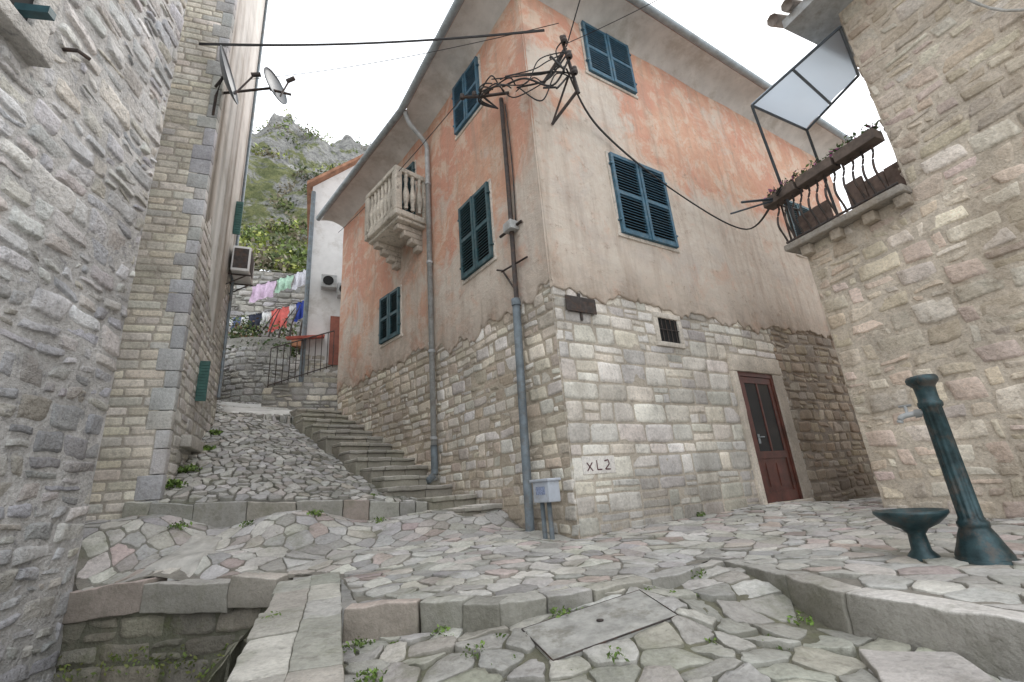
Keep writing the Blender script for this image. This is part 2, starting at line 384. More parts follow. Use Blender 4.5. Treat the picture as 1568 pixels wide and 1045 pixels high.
def shutters(P,s0,s1,z0,z1,mat,name,sur=True,o=.035):
    if sur:
        b=MB(); t=.04
        for a in ((s0-t,s1+t,z1,z1+t),(s0-t-.02,s1+t+.02,z0-.05,z0),(s0-t,s0,z0,z1),(s1,s1+t,z0,z1)):
            nbox(b,P,a[0],a[1],a[2],a[3],.0,o+.015,(.64,.58,.51),.008,.003,.2)
        b.obj(name+'_surround',MS,house,True)
    b=MB(); box(b,P,s0,s1,z0,z1,o-.0,o+.004); b.obj(name+'_dark',MDK,house)
    b=MB(); c=(s0+s1)/2; st=.045
    for (a0,a1,lean) in ((s0,c-.003,.012),(c+.003,s1,.02)):
        l0=o+.006;l1=o+.04+lean
        box(b,P,a0,a0+st,z0,z1,l0,l1);box(b,P,a1-st,a1,z0,z1,l0,l1)
        zm=(z0+z1)/2
        for (r0,r1) in ((z0,z0+.06),(zm-.025,zm+.025),(z1-.05,z1)): box(b,P,a0+st,a1-st,r0,r1,l0,l1-.003)
        for (r0,r1) in ((z0+.06,zm-.025),(zm+.025,z1-.05)):
            n=max(3,int((r1-r0)/.042)); h=(r1-r0)/n
            for i in range(n):
                zc=r0+h*(i+.5)+U(-.003,.003); e1=U(-.003,.003)
                vs=[P(a,zc+dz+(e1 if a>a0+st else 0),oo) for a in (a0+st,a1-st) for (dz,oo) in ((-.018,l1-.006),(-.011,l1-.004),(.02,l0+.004),(.014,l0+.002))]
                b.add(vs,[(0,1,5,4),(1,2,6,5),(2,3,7,6),(3,0,4,7)],(.5,.5,.5))
    for a in (s0-.01,s1+.01):
        for z in (z0+.18,z1-.18): box(b,P,a-.02,a+.02,z-.012,z+.012,o+.0,o+.06)
    b.obj(name,mat,house)
shutters(PA,1.17,2.19,3.38,4.60,MSH,'shutters_a')
shutters(PA,1.06,1.98,5.98,6.93,MSH,'shutters_b')
shutters(PA,5.6,6.5,4.05,5.2,MSG,'shutters_c')
shutters(PB,.97,1.73,3.27,4.42,MSG,'shutters_d')
shutters(PB,1.02,1.74,5.80,6.72,MSH,'shutters_e')
shutters(PC,.99,1.66,3.10,3.98,MSG,'shutters_f')
shutters(PC,.45,.95,4.95,6.3,MSG,'balcony_door')
b=MB()
for a in ((1.5,2.0,2.30,2.37),(1.5,2.0,1.93,1.99),(1.5,1.57,1.99,2.30),(1.93,2.0,1.99,2.30)): nbox(b,PA,*a,-.05,.03,(.62,.57,.50),.008,.003,.2)
b.obj('vent_frame',MS,house,True)
b=MB(); box(b,PA,1.57,1.93,1.99,2.3,.003,.006); b.obj('vent_dark',MDK,house)
b=MB()
for i in range(4): tube(b,[PA(1.63+.08*i,1.99,.022),PA(1.63+.08*i,2.3,.022)],.006)
tube(b,[PA(1.57,2.15,.024),PA(1.93,2.15,.024)],.006)
b.obj('vent_bars',MIR,house)
b=MB(); c=(.60,.54,.46)
nbox(b,PA,2.84,2.93,-.1,1.70,-.12,.05,c,.01,.004); nbox(b,PA,3.76,3.98,-.1,1.70,-.12,.055,(.46,.41,.35),.01,.004)
nbox(b,PA,2.84,3.98,1.702,1.93,-.12,.06,c,.012,.005); nbox(b,PA,2.86,3.9,-.14,.01,-.12,.1,c,.015,.004)
b.obj('door_surround',MS,house,True)
b=MB(); box(b,PA,2.93,3.76,0,1.7,-.0,.006); b.obj('doorway_dark',MDK,house)
b=MB()
for a in ((2.93,2.985,.01,1.7),(3.705,3.76,.01,1.7),(2.985,3.705,1.64,1.7)): box(b,PA,*a,.006,.034)
for a in ((2.99,3.06,.015,1.635),(3.63,3.70,.015,1.635),(3.06,3.63,.015,.14),(3.06,3.63,.55,.64),(3.06,3.63,1.55,1.635),(3.33,3.36,.64,1.55)): box(b,PA,*a,.008,.024)
box(b,PA,3.06,3.63,.14,.55,.008,.014); box(b,PA,3.13,3.32,.2,.49,.014,.02); box(b,PA,3.37,3.56,.2,.49,.014,.02)
b.obj('door_leaf',MDR,house)
b=MB()
box(b,PA,3.06,3.33,.64,1.55,.008,.012);box(b,PA,3.36,3.63,.64,1.55,.008,.012); b.obj('door_glass',MGL,house)
b=MB(); tube(b,[PA(3.1,.82,.03),PA(3.1,.82,.06),PA(3.17,.82,.06)],.008); box(b,PA,3.08,3.12,.74,.86,.024,.03); b.obj('door_handle',MGU,house)
b=MB(); nbox(b,PA,.14,.56,2.19,2.37,.03,.045,(.22,.18,.15),.004,.002); box(b,PA,.33,.36,2.10,2.42,.02,.032,(.1,.08,.07)); b.obj('street_name_plate',MIR,house)
b=MB()
def stroke(b,P,a,c,o=.021,w=.012):
    d=V((c[0]-a[0],c[1]-a[1])); L=d.length; n=V((-d.y,d.x))/L*w/2
    vs=[P(a[0]+n.x,a[1]+n.y,o),P(a[0]-n.x,a[1]-n.y,o),P(c[0]-n.x,c[1]-n.y,o),P(c[0]+n.x,c[1]+n.y,o)]
    b.add(vs,[(0,1,2,3)],(.5,.5,.5))
for a,c in (((.17,.52),(.24,.60)),((.17,.60),(.24,.52)),((.30,.62),(.30,.53)),((.30,.53),(.36,.53)),((.40,.61),(.45,.62)),((.45,.62),(.46,.58)),((.46,.58),(.40,.53)),((.40,.53),(.47,.53))): stroke(b,PA,a,c)
b.obj('painted_mark',plain('dark_red_paint',(.09,.02,.03),.8),house)
b=MB(); nbox(b,PA,.12,.54,.49,.66,.0,.018,(.72,.69,.65),.006,.001); b.obj('whitewash_block',MS,house,True)
b=MB(); st=(.62,.57,.49)
nbox(b,PC,.12,1.24,4.82,4.93,0,.62,st,.02,.004); nbox(b,PC,.16,1.20,4.76,4.82,0,.56,st,.02,.004)
for s in (.26,.98):
    for i in range(4): nbox(b,PC,s,s+.16,4.76-.10*(i+1),4.76-.10*i,0,.50-.12*i,(.52,.46,.39),.02,.006)
nbox(b,PC,.13,1.23,5.68,5.77,.5,.62,st,.015,.003)
for s in (.13,1.15): nbox(b,PC,s,s+.08,5.68,5.77,.0,.5,st,.015,.003)
nbox(b,PC,.13,1.23,4.93,5.0,.51,.61,st,.01,.003)
for s in (.12,1.12): nbox(b,PC,s,s+.12,4.93,5.68,.5,.62,st,.012,.003)
for s in (.13,1.15): nbox(b,PC,s,s+.08,4.93,5.68,.0,.07,st,.012,.003)
pr=[(.025,0),(.04,.03),(.028,.07),(.055,.2),(.06,.27),(.035,.4),(.026,.5),(.04,.58),(.03,.62),(.035,.68)]
for i in range(7): lathe(b,PC(.30+.125*i,5.0,.56),pr,12,st)
for i in range(3):
    for s in (.17,1.19): lathe(b,PC(s,5.0,.14+.13*i),pr,12,st)
b.obj('stone_balcony',stone_mat('weathered_balcony_stone',spot=(.2,.18,.15),spotamt=.8,fine=30,stain=.7),house,True)
# ================= electric fittings =================
el=empty('electric_riser')
b=MB(); tube(b,[PB(.62,-.1,.09),PB(.57,1.3,.09),PB(.53,2.45,.09)],.046,n=12); tube(b,[PB(.53,2.42,.09),PB(.53,2.5,.09)],.054,n=12); b.obj('lower_conduit',MPD,el,True)
b=MB(); tube(b,[PB(.53,2.45,.08),PB(.50,3.9,.08),PB(.49,5.42,.08)],.030,n=10)
tube(b,[PB(.34,3.45,.05),PB(.7,3.4,.12)],.018)
tube(b,[PB(.35,5.42,.05),PB(.62,5.45,.32),PB(.8,5.5,.5)],.02); tube(b,[PB(.52,2.6,.08),PB(.8,3.0,.05),PB(.9,3.05,.06)],.012)
tube(b,[PB(.3,2.95,.05),PB(.75,2.95,.1)],.012)
tube(b,spline([PB(.44,5.3,.06),PB(.42,4.4,.05),PB(.45,3.5,.05)]),.010,n=6)
b.obj('upper_conduit',MIR,el,True)
b=MB(); nbox(b,PB,.42,.58,3.38,3.5,.03,.16,(.5,.5,.5),.01,.001); b.obj('junction_box',MPG,el,True)
b=MB()
for i in range(3): lathe(b,PB(.56+.12*i,5.47,.26+.12*i),[(.02,0),(.035,.01),(.035,.03),(.02,.035),(.03,.045),(.03,.07),(.012,.08)],12,(.4,.4,.4))
b.obj('insulators',MIR,el,True)
bx=empty('electric_meter_box')
b=MB(); nbox(b,PB,.02,.25,.27,.46,.16,.30,(.5,.5,.5),.012,.001); nbox(b,PB,.0,.27,.455,.48,.15,.32,(.5,.5,.5),.008,.001); b.obj('cabinet',MBX,bx,True)
b=MB(); box(b,PB,.07,.20,.34,.41,.301,.304,(.2,.25,.4)); b.obj('label',plain('label_blue',(.26,.31,.45),.6,var=.6,sc=60),bx)
b=MB()
for s in (.1,.2): tube(b,[PB(s,-.12,.24),PB(s,.28,.24)],.022)
b.obj('legs',MPD,bx,True)
cb=empty('overhead_cables')
b=MB(); K=V((.80,4.25,5.45))
tube(b,[V((.72,4.70,4.72)),V((1.02,4.33,4.85))],.02); tube(b,[V((.66,4.68,5.35)),V((.92,4.3,5.45))],.022); tube(b,[V((1.02,4.33,4.8)),V((.90,4.28,5.65))],.022)
tube(b,[V((.72,4.70,4.72)),V((.95,4.3,5.1))],.014)
for i in range(3): lathe(b,V((.99-.035*i,4.24,5.0+.25*i)),[(.02,0),(.04,.01),(.04,.04),(.02,.045),(.034,.06),(.034,.09),(.012,.1)],12,(.3,.3,.3))
b.obj('wall_bracket',MIR,cb,True)
b=MB()
Lc=V((-4.05,4.80,6.68))
for i in range(3): tube(b,sag(Lc+V((0,0,.016*i)),K+V((-.1,-.02,.25+.012*i)),.10+.006*i,30),.0085,n=6)
for i in range(13):
    a=V((U(.85,1.0),U(4.24,4.38),U(4.95,5.6))); c=V((U(.0,.35),U(4.38,4.5),U(5.0,5.3))) if rnd()<.7 else V((U(.6,.9),U(4.2,4.35),U(4.9,5.5)))
    m1=a.lerp(c,.33)+V((U(-.1,.1),U(-.1,.04),U(-.3,.02))); m2=a.lerp(c,.66)+V((U(-.1,.1),U(-.1,.04),U(-.3,.02)))
    tube(b,spline([a,m1,m2,c],9),U(.006,.013),n=6)
for i in range(7):
    a=V((U(0,.3),U(4.38,4.5),U(4.95,5.2))); tube(b,spline([a,a+V((-.1,-.08,U(-.1,.1))),PB(.62+.1*rnd(),5.5+U(-.08,.08),.3),PB(.55,5.3,.1)],7),.009,n=6)
for i in range(2): tube(b,spline([K+V((.1,0,-.35)),PA(1.0,4.88+.02*i,.12),PA(2.3,4.25,.16),PA(3.7,3.95,.25),V((3.36,4.8,3.58+.03*i))],10),.011,n=6)
tube(b,[PB(.7,5.5,.45)]+sag(PB(.8,5.5,.5),PC(3.2,6.1,.3),.1),.006,n=5)
tube(b,sag(V((-4.2,6.2,7.6)),V((.9,4.3,5.9)),.12,20),.005,n=5)
tube(b,sag(V((-3.6,3.9,8.6)),V((2.0,4.6,6.9)),.15,20),.005,n=5)
tube(b,sag(V((.95,4.3,5.55)),V((5.2,3.2,7.2)),.25,20),.005,n=5)
tube(b,sag(V((.95,4.3,5.5)),V((1.9,2.2,7.5)),.1,20),.008,n=5)
b.obj('cables',MCB,cb,True)
# ================= left stone house =================
h1=empty('stone_house'); PL=FP('L')
mb=MB(); ML_M=(.55,.54,.525)
masonry(mb,PL,-6,0,-1.3,8.6,(.10,.24),(.12,.38),.030,.016,.014,CL,ML_M,[(-2.5,-1.62,3.55,5.0)],None,.12,True,.018)
LB=lambda s,z,q: PL(0,0,0)+az(-102)*s+az(-12)*q+V((0,0,z))
masonry(mb,LB,0,2.5,-1.3,8.6,(.11,.22),(.14,.34),.026,.015,.012,CL,ML_M,[],None,.1,True,.016)
mb.obj('walls',ML,h1,True)
b=MB(); nbox(b,PL,-2.55,-1.50,3.44,3.56,-.1,.13,(.55,.53,.50),.015,.006); nbox(b,PL,-1.64,-1.5,3.56,5.0,-.1,.05,(.58,.56,.53),.015,.006); nbox(b,PL,-2.55,-1.5,5.0,5.15,-.1,.06,(.58,.56,.53),.015,.006)
b.obj('window_surround',ML,h1,True)
b=MB(); box(b,PL,-2.5,-1.64,3.56,5,.002,.012); b.obj('window_dark',MDK,h1)
b=MB()
for i in range(8): box(b,PL,-2.42+.085*i,-2.345+.085*i,3.98,4.95,.02,.06)
box(b,PL,-1.76,-1.7,3.66,3.72,.02,.22); b.obj('shutter',MSG,h1)
b=MB(); tube(b,[PL(-1.32,3.83,0),PL(-1.32,3.83,.1),PL(-1.25,3.83,.14)],.015); b.obj('wall_hook',MIR,h1)
# ================= tall stone house =================
h2=empty('stone_house'); PM=FP('M'); PN=FP('N')
mb=MB()
masonry(mb,PM,0,2.7,-.2,12,(.10,.17),(.16,.3),.012,.009,.006,[(.56,.54,.50),(.60,.58,.53),(.52,.50,.47),(.62,.59,.55)],(.44,.42,.38),[],lambda s:5.9,.03,True,.011)
masonry(mb,PN,.10,1.7,-.3,12,(.085,.13),(.14,.34),.009,.006,.0025,CN,(.46,.42,.36),[],None,0,True,.007)
ME=lambda s,z,q: PM(2.7,z,0)-FR['M'][2]*s+FR['M'][1]*q
masonry(mb,ME,0,3,1,12,(.12,.2),(.2,.3),.015,.01,.006,CN,(.42,.4,.36),[])
mb.obj('walls',MS,h2,True)
mb=MB(); n=30
vs=[];fs=[]
for i in range(n+1):
    s=.10+2.60*i/n; zb=4.0+1.6*nn(s,.9)+.3*nn(s,4)+.1*nn(s,14)
    vs+=[PM(s,zb,0),PM(s,zb,.022),PM(s,12,.022)]
for i in range(n): fs+=[(3*i,3*i+3,3*i+4,3*i+1),(3*i+1,3*i+4,3*i+5,3*i+2)]
mb.add(vs,fs,(.5,.5,.5)); mb.obj('upper_render',plain('pale_render',(.70,.68,.64),.9,var=.15,sc=2,dirt=(.50,.46,.40),dirta=.6,bs=.5),h2,True)
b=MB(); box(b,PM,-.5,2.9,11.9,12.05,-2,.45); b.obj('eave',MTL,h2)
b=MB(); z=-.3
while z<11.8:
    h=U(.16,.3); lw=.10 if rnd()<.5 else .20
    nbox(b,PN,-.03,lw,z+.004,z+h-.004,-.1,.014,pick([(.45,.45,.45),(.50,.49,.47),(.42,.42,.42)]),.01,.003,.2)
    z+=h
b.obj('corner_quoins',MS,h2,True)
b=MB()
for (s0,z0,z1) in ((1.05,1.85,2.40),(2.1,5.0,5.65)):
    box(b,PM,s0,s0+.03,z0,z1,.01,.13)
    for i in range(12): box(b,PM,s0-.008,s0,z0+.03+i*(z1-z0-.05)/12,z0+.05+i*(z1-z0-.05)/12,.025,.12)
b.obj('open_shutters',plain('green_shutter',(.04,.115,.10),.6),h2)
b=MB(); nbox(b,PM,1.15,1.75,1.1,1.16,0,.1,(.5,.48,.44)); nbox(b,PM,.6,1.9,1.2,1.35,0,.12,(.5,.48,.44)); b.obj('sills',MS,h2,True)
b=MB(); tube(b,[PM(2.5,2.2,.05),PM(2.5,11.8,.05)],.025); b.obj('wall_pipe',MPD,h2,True)
ac=empty('air_conditioner')
b=MB(); nbox(b,PM,2.05,2.65,4.28,4.75,.06,.34,(.5,.5,.5),.02,.001); b.obj('casing',MWH,ac,True)
b=MB()
AP=lambda a,z,q: PM(2.05-q,z,a)
box(b,AP,.09,.31,4.33,4.70,.001,.006)
box(b,PM,2.1,2.5,4.33,4.7,.341,.346)
for s in (2.15,2.55): tube(b,[PM(s,4.25,0),PM(s,4.25,.36)],.015); tube(b,[PM(s,4.05,0),PM(s,4.25,.3)],.012)
b.obj('grille',MIR,ac)
def dish(c,d,r,arm):
    e=empty('satellite_dish'); b=MB(); d=V(d).normalized(); x=d.cross(V((0,0,1))).normalized(); y=x.cross(d)
    vs=[];fs=[];n=28;m=6
    for side in (0,.012):
        for j in range(m+1):
            rr=r*j/m
            for k in range(n):
                a=2*math.pi*k/n; vs.append(V(c)+x*math.cos(a)*rr+y*math.sin(a)*rr*1.08+d*(.22*r*(j/m)**2+side))
    o=(m+1)*n
    for q in (0,o):
        for j in range(m):
            for k in range(n): fs.append((q+j*n+k,q+j*n+(k+1)%n,q+(j+1)*n+(k+1)%n,q+(j+1)*n+k))
    for k in range(n): fs.append((m*n+k,m*n+(k+1)%n,o+m*n+(k+1)%n,o+m*n+k))
    b.add(vs,fs,(.5,.5,.5)); b.obj('reflector',plain('dish_grey',(.12,.13,.14),.5,.1),e,True)
    b=MB(); f=V(c)+d*r*1.15; tube(b,[V(c)-y*r*.95+d*.1,f],.012); tube(b,[f-d*.04,f+d*.08],.03,n=10)
    for a in arm: tube(b,a,.018)
    b.obj('mount_arm',MIR,e,True)
dish((-3.63,4.78,6.05),(.9,.25,.22),.34,[[V((-3.85,5.0,5.6)),V((-3.68,4.78,5.7)),V((-3.63,4.78,6.02))],[V((-3.8,4.9,6.0)),V((-3.6,4.78,6.05))]])
dish((-3.13,5.10,6.13),(.9,-.15,.2),.24,[[PM(.1,6.1,0),V((-3.16,5.1,6.12))],[V((-3.16,5.1,6.1)),V((-2.9,5.2,6.08))]])
# ================= right stone house =================
h3=empty('stone_house'); PR=FP('R'); RM=(.60,.53,.44)
mb=MB()
masonry(mb,PR,0,1.12,-.5,2.9,(.11,.23),(.13,.36),.028,.010,.011,CR,RM,[],None,.08,True,.013)
masonry(mb,PR,1.12,7,-.5,5.35,(.11,.23),(.13,.40),.028,.010,.011,CR,RM,[],None,.08,True,.013)
RS=lambda s,z,q: PR(0,0,0)+az(62)*s-az(152)*q+V((0,0,z))
masonry(mb,RS,0,5,-.5,2.9,(.12,.22),(.14,.32),.024,.012,.010,CR,RM)
RT=lambda s,z,q: PR(1.12,0,0)+az(62)*s-az(152)*q+V((0,0,z))
masonry(mb,RT,0,4,2.9,5.35,(.12,.22),(.14,.32),.024,.012,.010,CR,RM)
mb.obj('walls',MR_,h3,True)
b=MB(); b.add([PR(-.1,2.9,0),PR(1.2,2.9,0),PR(1.2,2.9,-4),PR(-.1,2.9,-4)],[(0,1,2,3)],(.5,.5,.5)); b.obj('terrace_floor',MCC,h3)
b=MB(); box(b,PR,.75,7,5.38,5.5,-4,.42); b.obj('eave_boards',MPG,h3)
b=MB()
for i in range(34):
    s=.7+.19*i; tube(b,[PR(s,5.55,.5),PR(s,6.6,-2.5)],.07,(.5,.5,.5),8)
b.obj('roof_tiles',MTG,h3,True)
b=MB(); tube(b,spline([PR(1.9,5.3,.05),PR(1.95,4.7,.05),PR(2.2,4.0,.06),PR(2.7,3.6,.05)]),.012); b.obj('loose_cable',MCC,h3)
bl=empty('iron_balcony')
b=MB(); nbox(b,PR,-.14,1.14,2.90,2.98,-.3,.16,(.36,.33,.29),.015,.005)
for s in (0,.35,.7,1.0): nbox(b,PR,s,s+.12,2.78,2.90,-.1,.10,(.44,.38,.31),.015,.006)
b.obj('slab',MR_,bl,True)
b=MB()
def bar(s): return spline([PR(s,2.98,.10),PR(s,3.08,.13),PR(s,3.22,.20),PR(s,3.36,.17),PR(s,3.48,.10),PR(s,3.58,.10)],4)
for i in range(12): tube(b,bar(-.1+.1*i),.012,n=6)
for z in (3.02,3.58): tube(b,[PR(-.12,z,.11),PR(1.1,z,.11)],.014,n=6)
for i in range(4):
    y=.0-.1*i; tube(b,[PR(-.12,2.98,y),PR(-.12,3.58,y)],.011,n=6)
tube(b,[PR(-.12,3.58,.11),PR(-.12,3.58,-.35)],.014,n=6)
for s in (.75,.9):
    c=PR(s,3.66,.06); tube(b,[c+V((.07*math.cos(a*.5),0,.07*math.sin(a*.5)+.03)) for a in range(13)],.006,n=5)
b.obj('railing',MIR,bl,True)
b=MB()
for i in range(6):
    if i!=2: box(b,PR,-.1+.2*i,.09+.2*i,2.99,3.44+U(-.06,.06),-.25,-.22)
b.obj('screen_boards',plain('weathered_boards',(.17,.125,.105),.8,var=.5,sc=9),bl)
b=MB()
for i in range(3): nbox(b,PR,-.22+.45*i,.2+.45*i,3.56,3.68,.02,.2,(.10,.07,.05),.008,.002)
b.obj('planter_boxes',plain('planter_wood',(.11,.085,.07),.8,var=.4),bl)
def leaves(mb,c,rad,n,size,cols):
    for i in range(n):
        p=V((random.gauss(0,.5),random.gauss(0,.5),random.gauss(0,.5)))
        if p.length>1.1: p=p.normalized()*U(.6,1.1)
        q=V(c)+V((p.x*rad[0],p.y*rad[1],p.z*rad[2])); a=V((U(-1,1),U(-1,1),U(-1,1))).normalized(); bb=a.cross(V((U(-1,1),U(-1,1),U(-1,1)))).normalized(); sz=size*U(.5,1.4)
        k=random.choice(cols); t=U(.6,1.3)
        mb.add([q-a*sz,q+bb*sz*.5,q+a*sz,q-bb*sz*.5],[(0,1,2,3)],(k[0]*t,k[1]*t,k[2]*t))
GR=[(.06,.10,.03),(.08,.13,.035),(.045,.075,.03),(.10,.14,.05)]
b=MB()
for i in range(7): leaves(b,PR(-.1+.19*i,3.72,.1),(.11,.11,.08),80,.024,GR+[(.3,.08,.2)])
b.obj('plants',MLF,bl)
aw=empty('awning')
P1=V((3.46,5.02,5.06));P2=V((4.06,4.06,5.18));P3=V((4.71,4.72,5.12));P4=V((4.47,5.51,5.0))
b=MB()
for a,c in ((P1,P2),(P4,P3),(P1,P4),(P2,P3),(P1.lerp(P2,.5),P4.lerp(P3,.5)),(P1,V((3.56,5.0,2.98))),(P4,V((4.5,5.5,2.95)))): tube(b,[a,c],.017)
tube(b,[PR(-.25,3.60,.55),PR(.0,3.62,0)],.016); tube(b,[PR(-.32,3.45,.7),PR(.0,3.64,0)],.012)
b.obj('frame',plain('dark_steel',(.11,.13,.15),.5,.5),aw,True)
b=MB(); n=10;vs=[];fs=[]
for i in range(n+1):
    for j in range(n+1):
        q=P1.lerp(P2,i/n).lerp(P4.lerp(P3,i/n),j/n); vs.append(q+V((0,0,.03+.02*math.sin(i*1.3)*math.sin(j*.7))))
for i in range(n):
    for j in range(n): fs.append((i*(n+1)+j,i*(n+1)+j+1,(i+1)*(n+1)+j+1,(i+1)*(n+1)+j))
b.add(vs,fs,(.5,.5,.5)); mt,nt,bs=nodes('awning_fabric'); bs.inputs['Base Color'].default_value=(.5,.58,.66,1); bs.inputs['Roughness'].default_value=.9
tr=N(nt,'ShaderNodeBsdfTranslucent'); tr.inputs[0].default_value=(.56,.64,.72,1); ms=N(nt,'ShaderNodeMixShader'); ms.inputs[0].default_value=.6
nt.links.new(bs.outputs[0],ms.inputs[1]); nt.links.new(tr.outputs[0],ms.inputs[2]); nt.links.new(ms.outputs[0],nt.nodes['Material Output'].inputs[0])
b.obj('fabric',mt,aw,True)
# ================= terrain functions =================
def inside(x,y,poly):
    c=False;n=len(poly)
    for i in range(n):
        x1,y1=poly[i];x2,y2=poly[(i+1)%n]
        if (y1>y)!=(y2>y) and x<(x2-x1)*(y-y1)/(y2-y1)+x1: c=not c
    return c
def snap(x,y,poly):
    best=None
    for i in range(len(poly)):
        a=V(poly[i]);b=V(poly[(i+1)%len(poly)]); t=max(0,min(1,(V((x,y))-a).dot(b-a)/(b-a).length_squared)); q=a+(b-a)*t; d=(q-V((x,y))).length
        if best is None or d<best[0]: best=(d,q)
    return best
def idw(x,y,C,p=3):
    a=b=0
    for (cx,cy,cz) in C:
        d=((x-cx)**2+(y-cy)**2)**.5+.05; w=1/d**p; a+=w*cz;b+=w
    return a/b
C1=[(-.95,2.6,-.27),(-.3,2.35,-.24),(-.1,2.4,-.215),(.6,2.6,-.165),(1.1,3.0,-.15),(.65,2.2,-.25),(.07,2.0,-.28),(1.2,2.2,-.29),(1.4,1.7,-.31),(0,1.5,-.32),(-.7,1.7,-.33),(0,0,-.42),(1.6,.5,-.38),(-.5,0,-.42),(0,-1.5,-.5),(1.6,-1.5,-.5)]
C2=[(-.96,2.63,-.12),(.08,2.55,-.12),(1.2,3.16,-.12),(1.5,1.8,-.13),(.473,4.59,-.075),(2.93,6.14,0),(4.7,7.2,-.1),(3.6,5.05,-.06),(4.0,4.2,-.13),(2.3,2.64,-.13),(3,1.5,-.14),(-1.86,3.84,-.1),(-3.47,3.87,-.1),(-2.6,3.85,-.1),(-3.85,4.9,.43),(-2.5,5.2,.36),(-1.1,5.7,.25),(-.43,5.75,.22),(.11,5.07,.0),(-2.77,4.3,.07),(-1.3,4.4,-.02),(2,-1,-.2),(4,0,-.2),(6,7,-.15),(-4.3,4.8,.42),(-1.3,3.8,-.11)]
lid=[(-.06,2.40),(.54,2.62),(.62,2.28),(.06,2.08)]
def lz(x,y): return -.225+.075*x+.14*(y-2.35)
def h_low(x,y):
    z=idw(x,y,C1)
    if -.5<x<1.1 and 1.7<y<3:
        d=0 if inside(x,y,lid) else snap(x,y,lid)[0]
        k=sm(d,.0,.22); z=z*k+lz(x,y)*(1-k)
    return z
h_ter=lambda x,y: idw(x,y,C2)
kA=V((-4.0,4.92));kB=V((-1.1,5.72)); tD=V((-5.15,7.92));tC=V((-4.1,8.81))
def ldist(p,a,b):
    d=(b-a).normalized(); return (p-a).x*-d.y+(p-a).y*d.x
def h_ramp(x,y):
    p=V((x,y)); t=max(0,min(1,(p-kA).dot(kB-kA)/(kB-kA).length_squared)); kz=.56-.22*t
    q1=ldist(p,kA,kB); q2=ldist(p,tD,tC)
    e=ldist(p,V((-1.2,5.75)),V((-4.3,8.75)))
    if q2<=0:
        q=max(0,q1)/(max(0,q1)-q2); return kz+(2.05-kz)*q-.13*(1-sm(e,0,1.1))*sm(q1,0,.6)+.02*noise.noise(V((x*1.5,y*1.5,2)))
    return min(3.9,2.05+.27*q2)
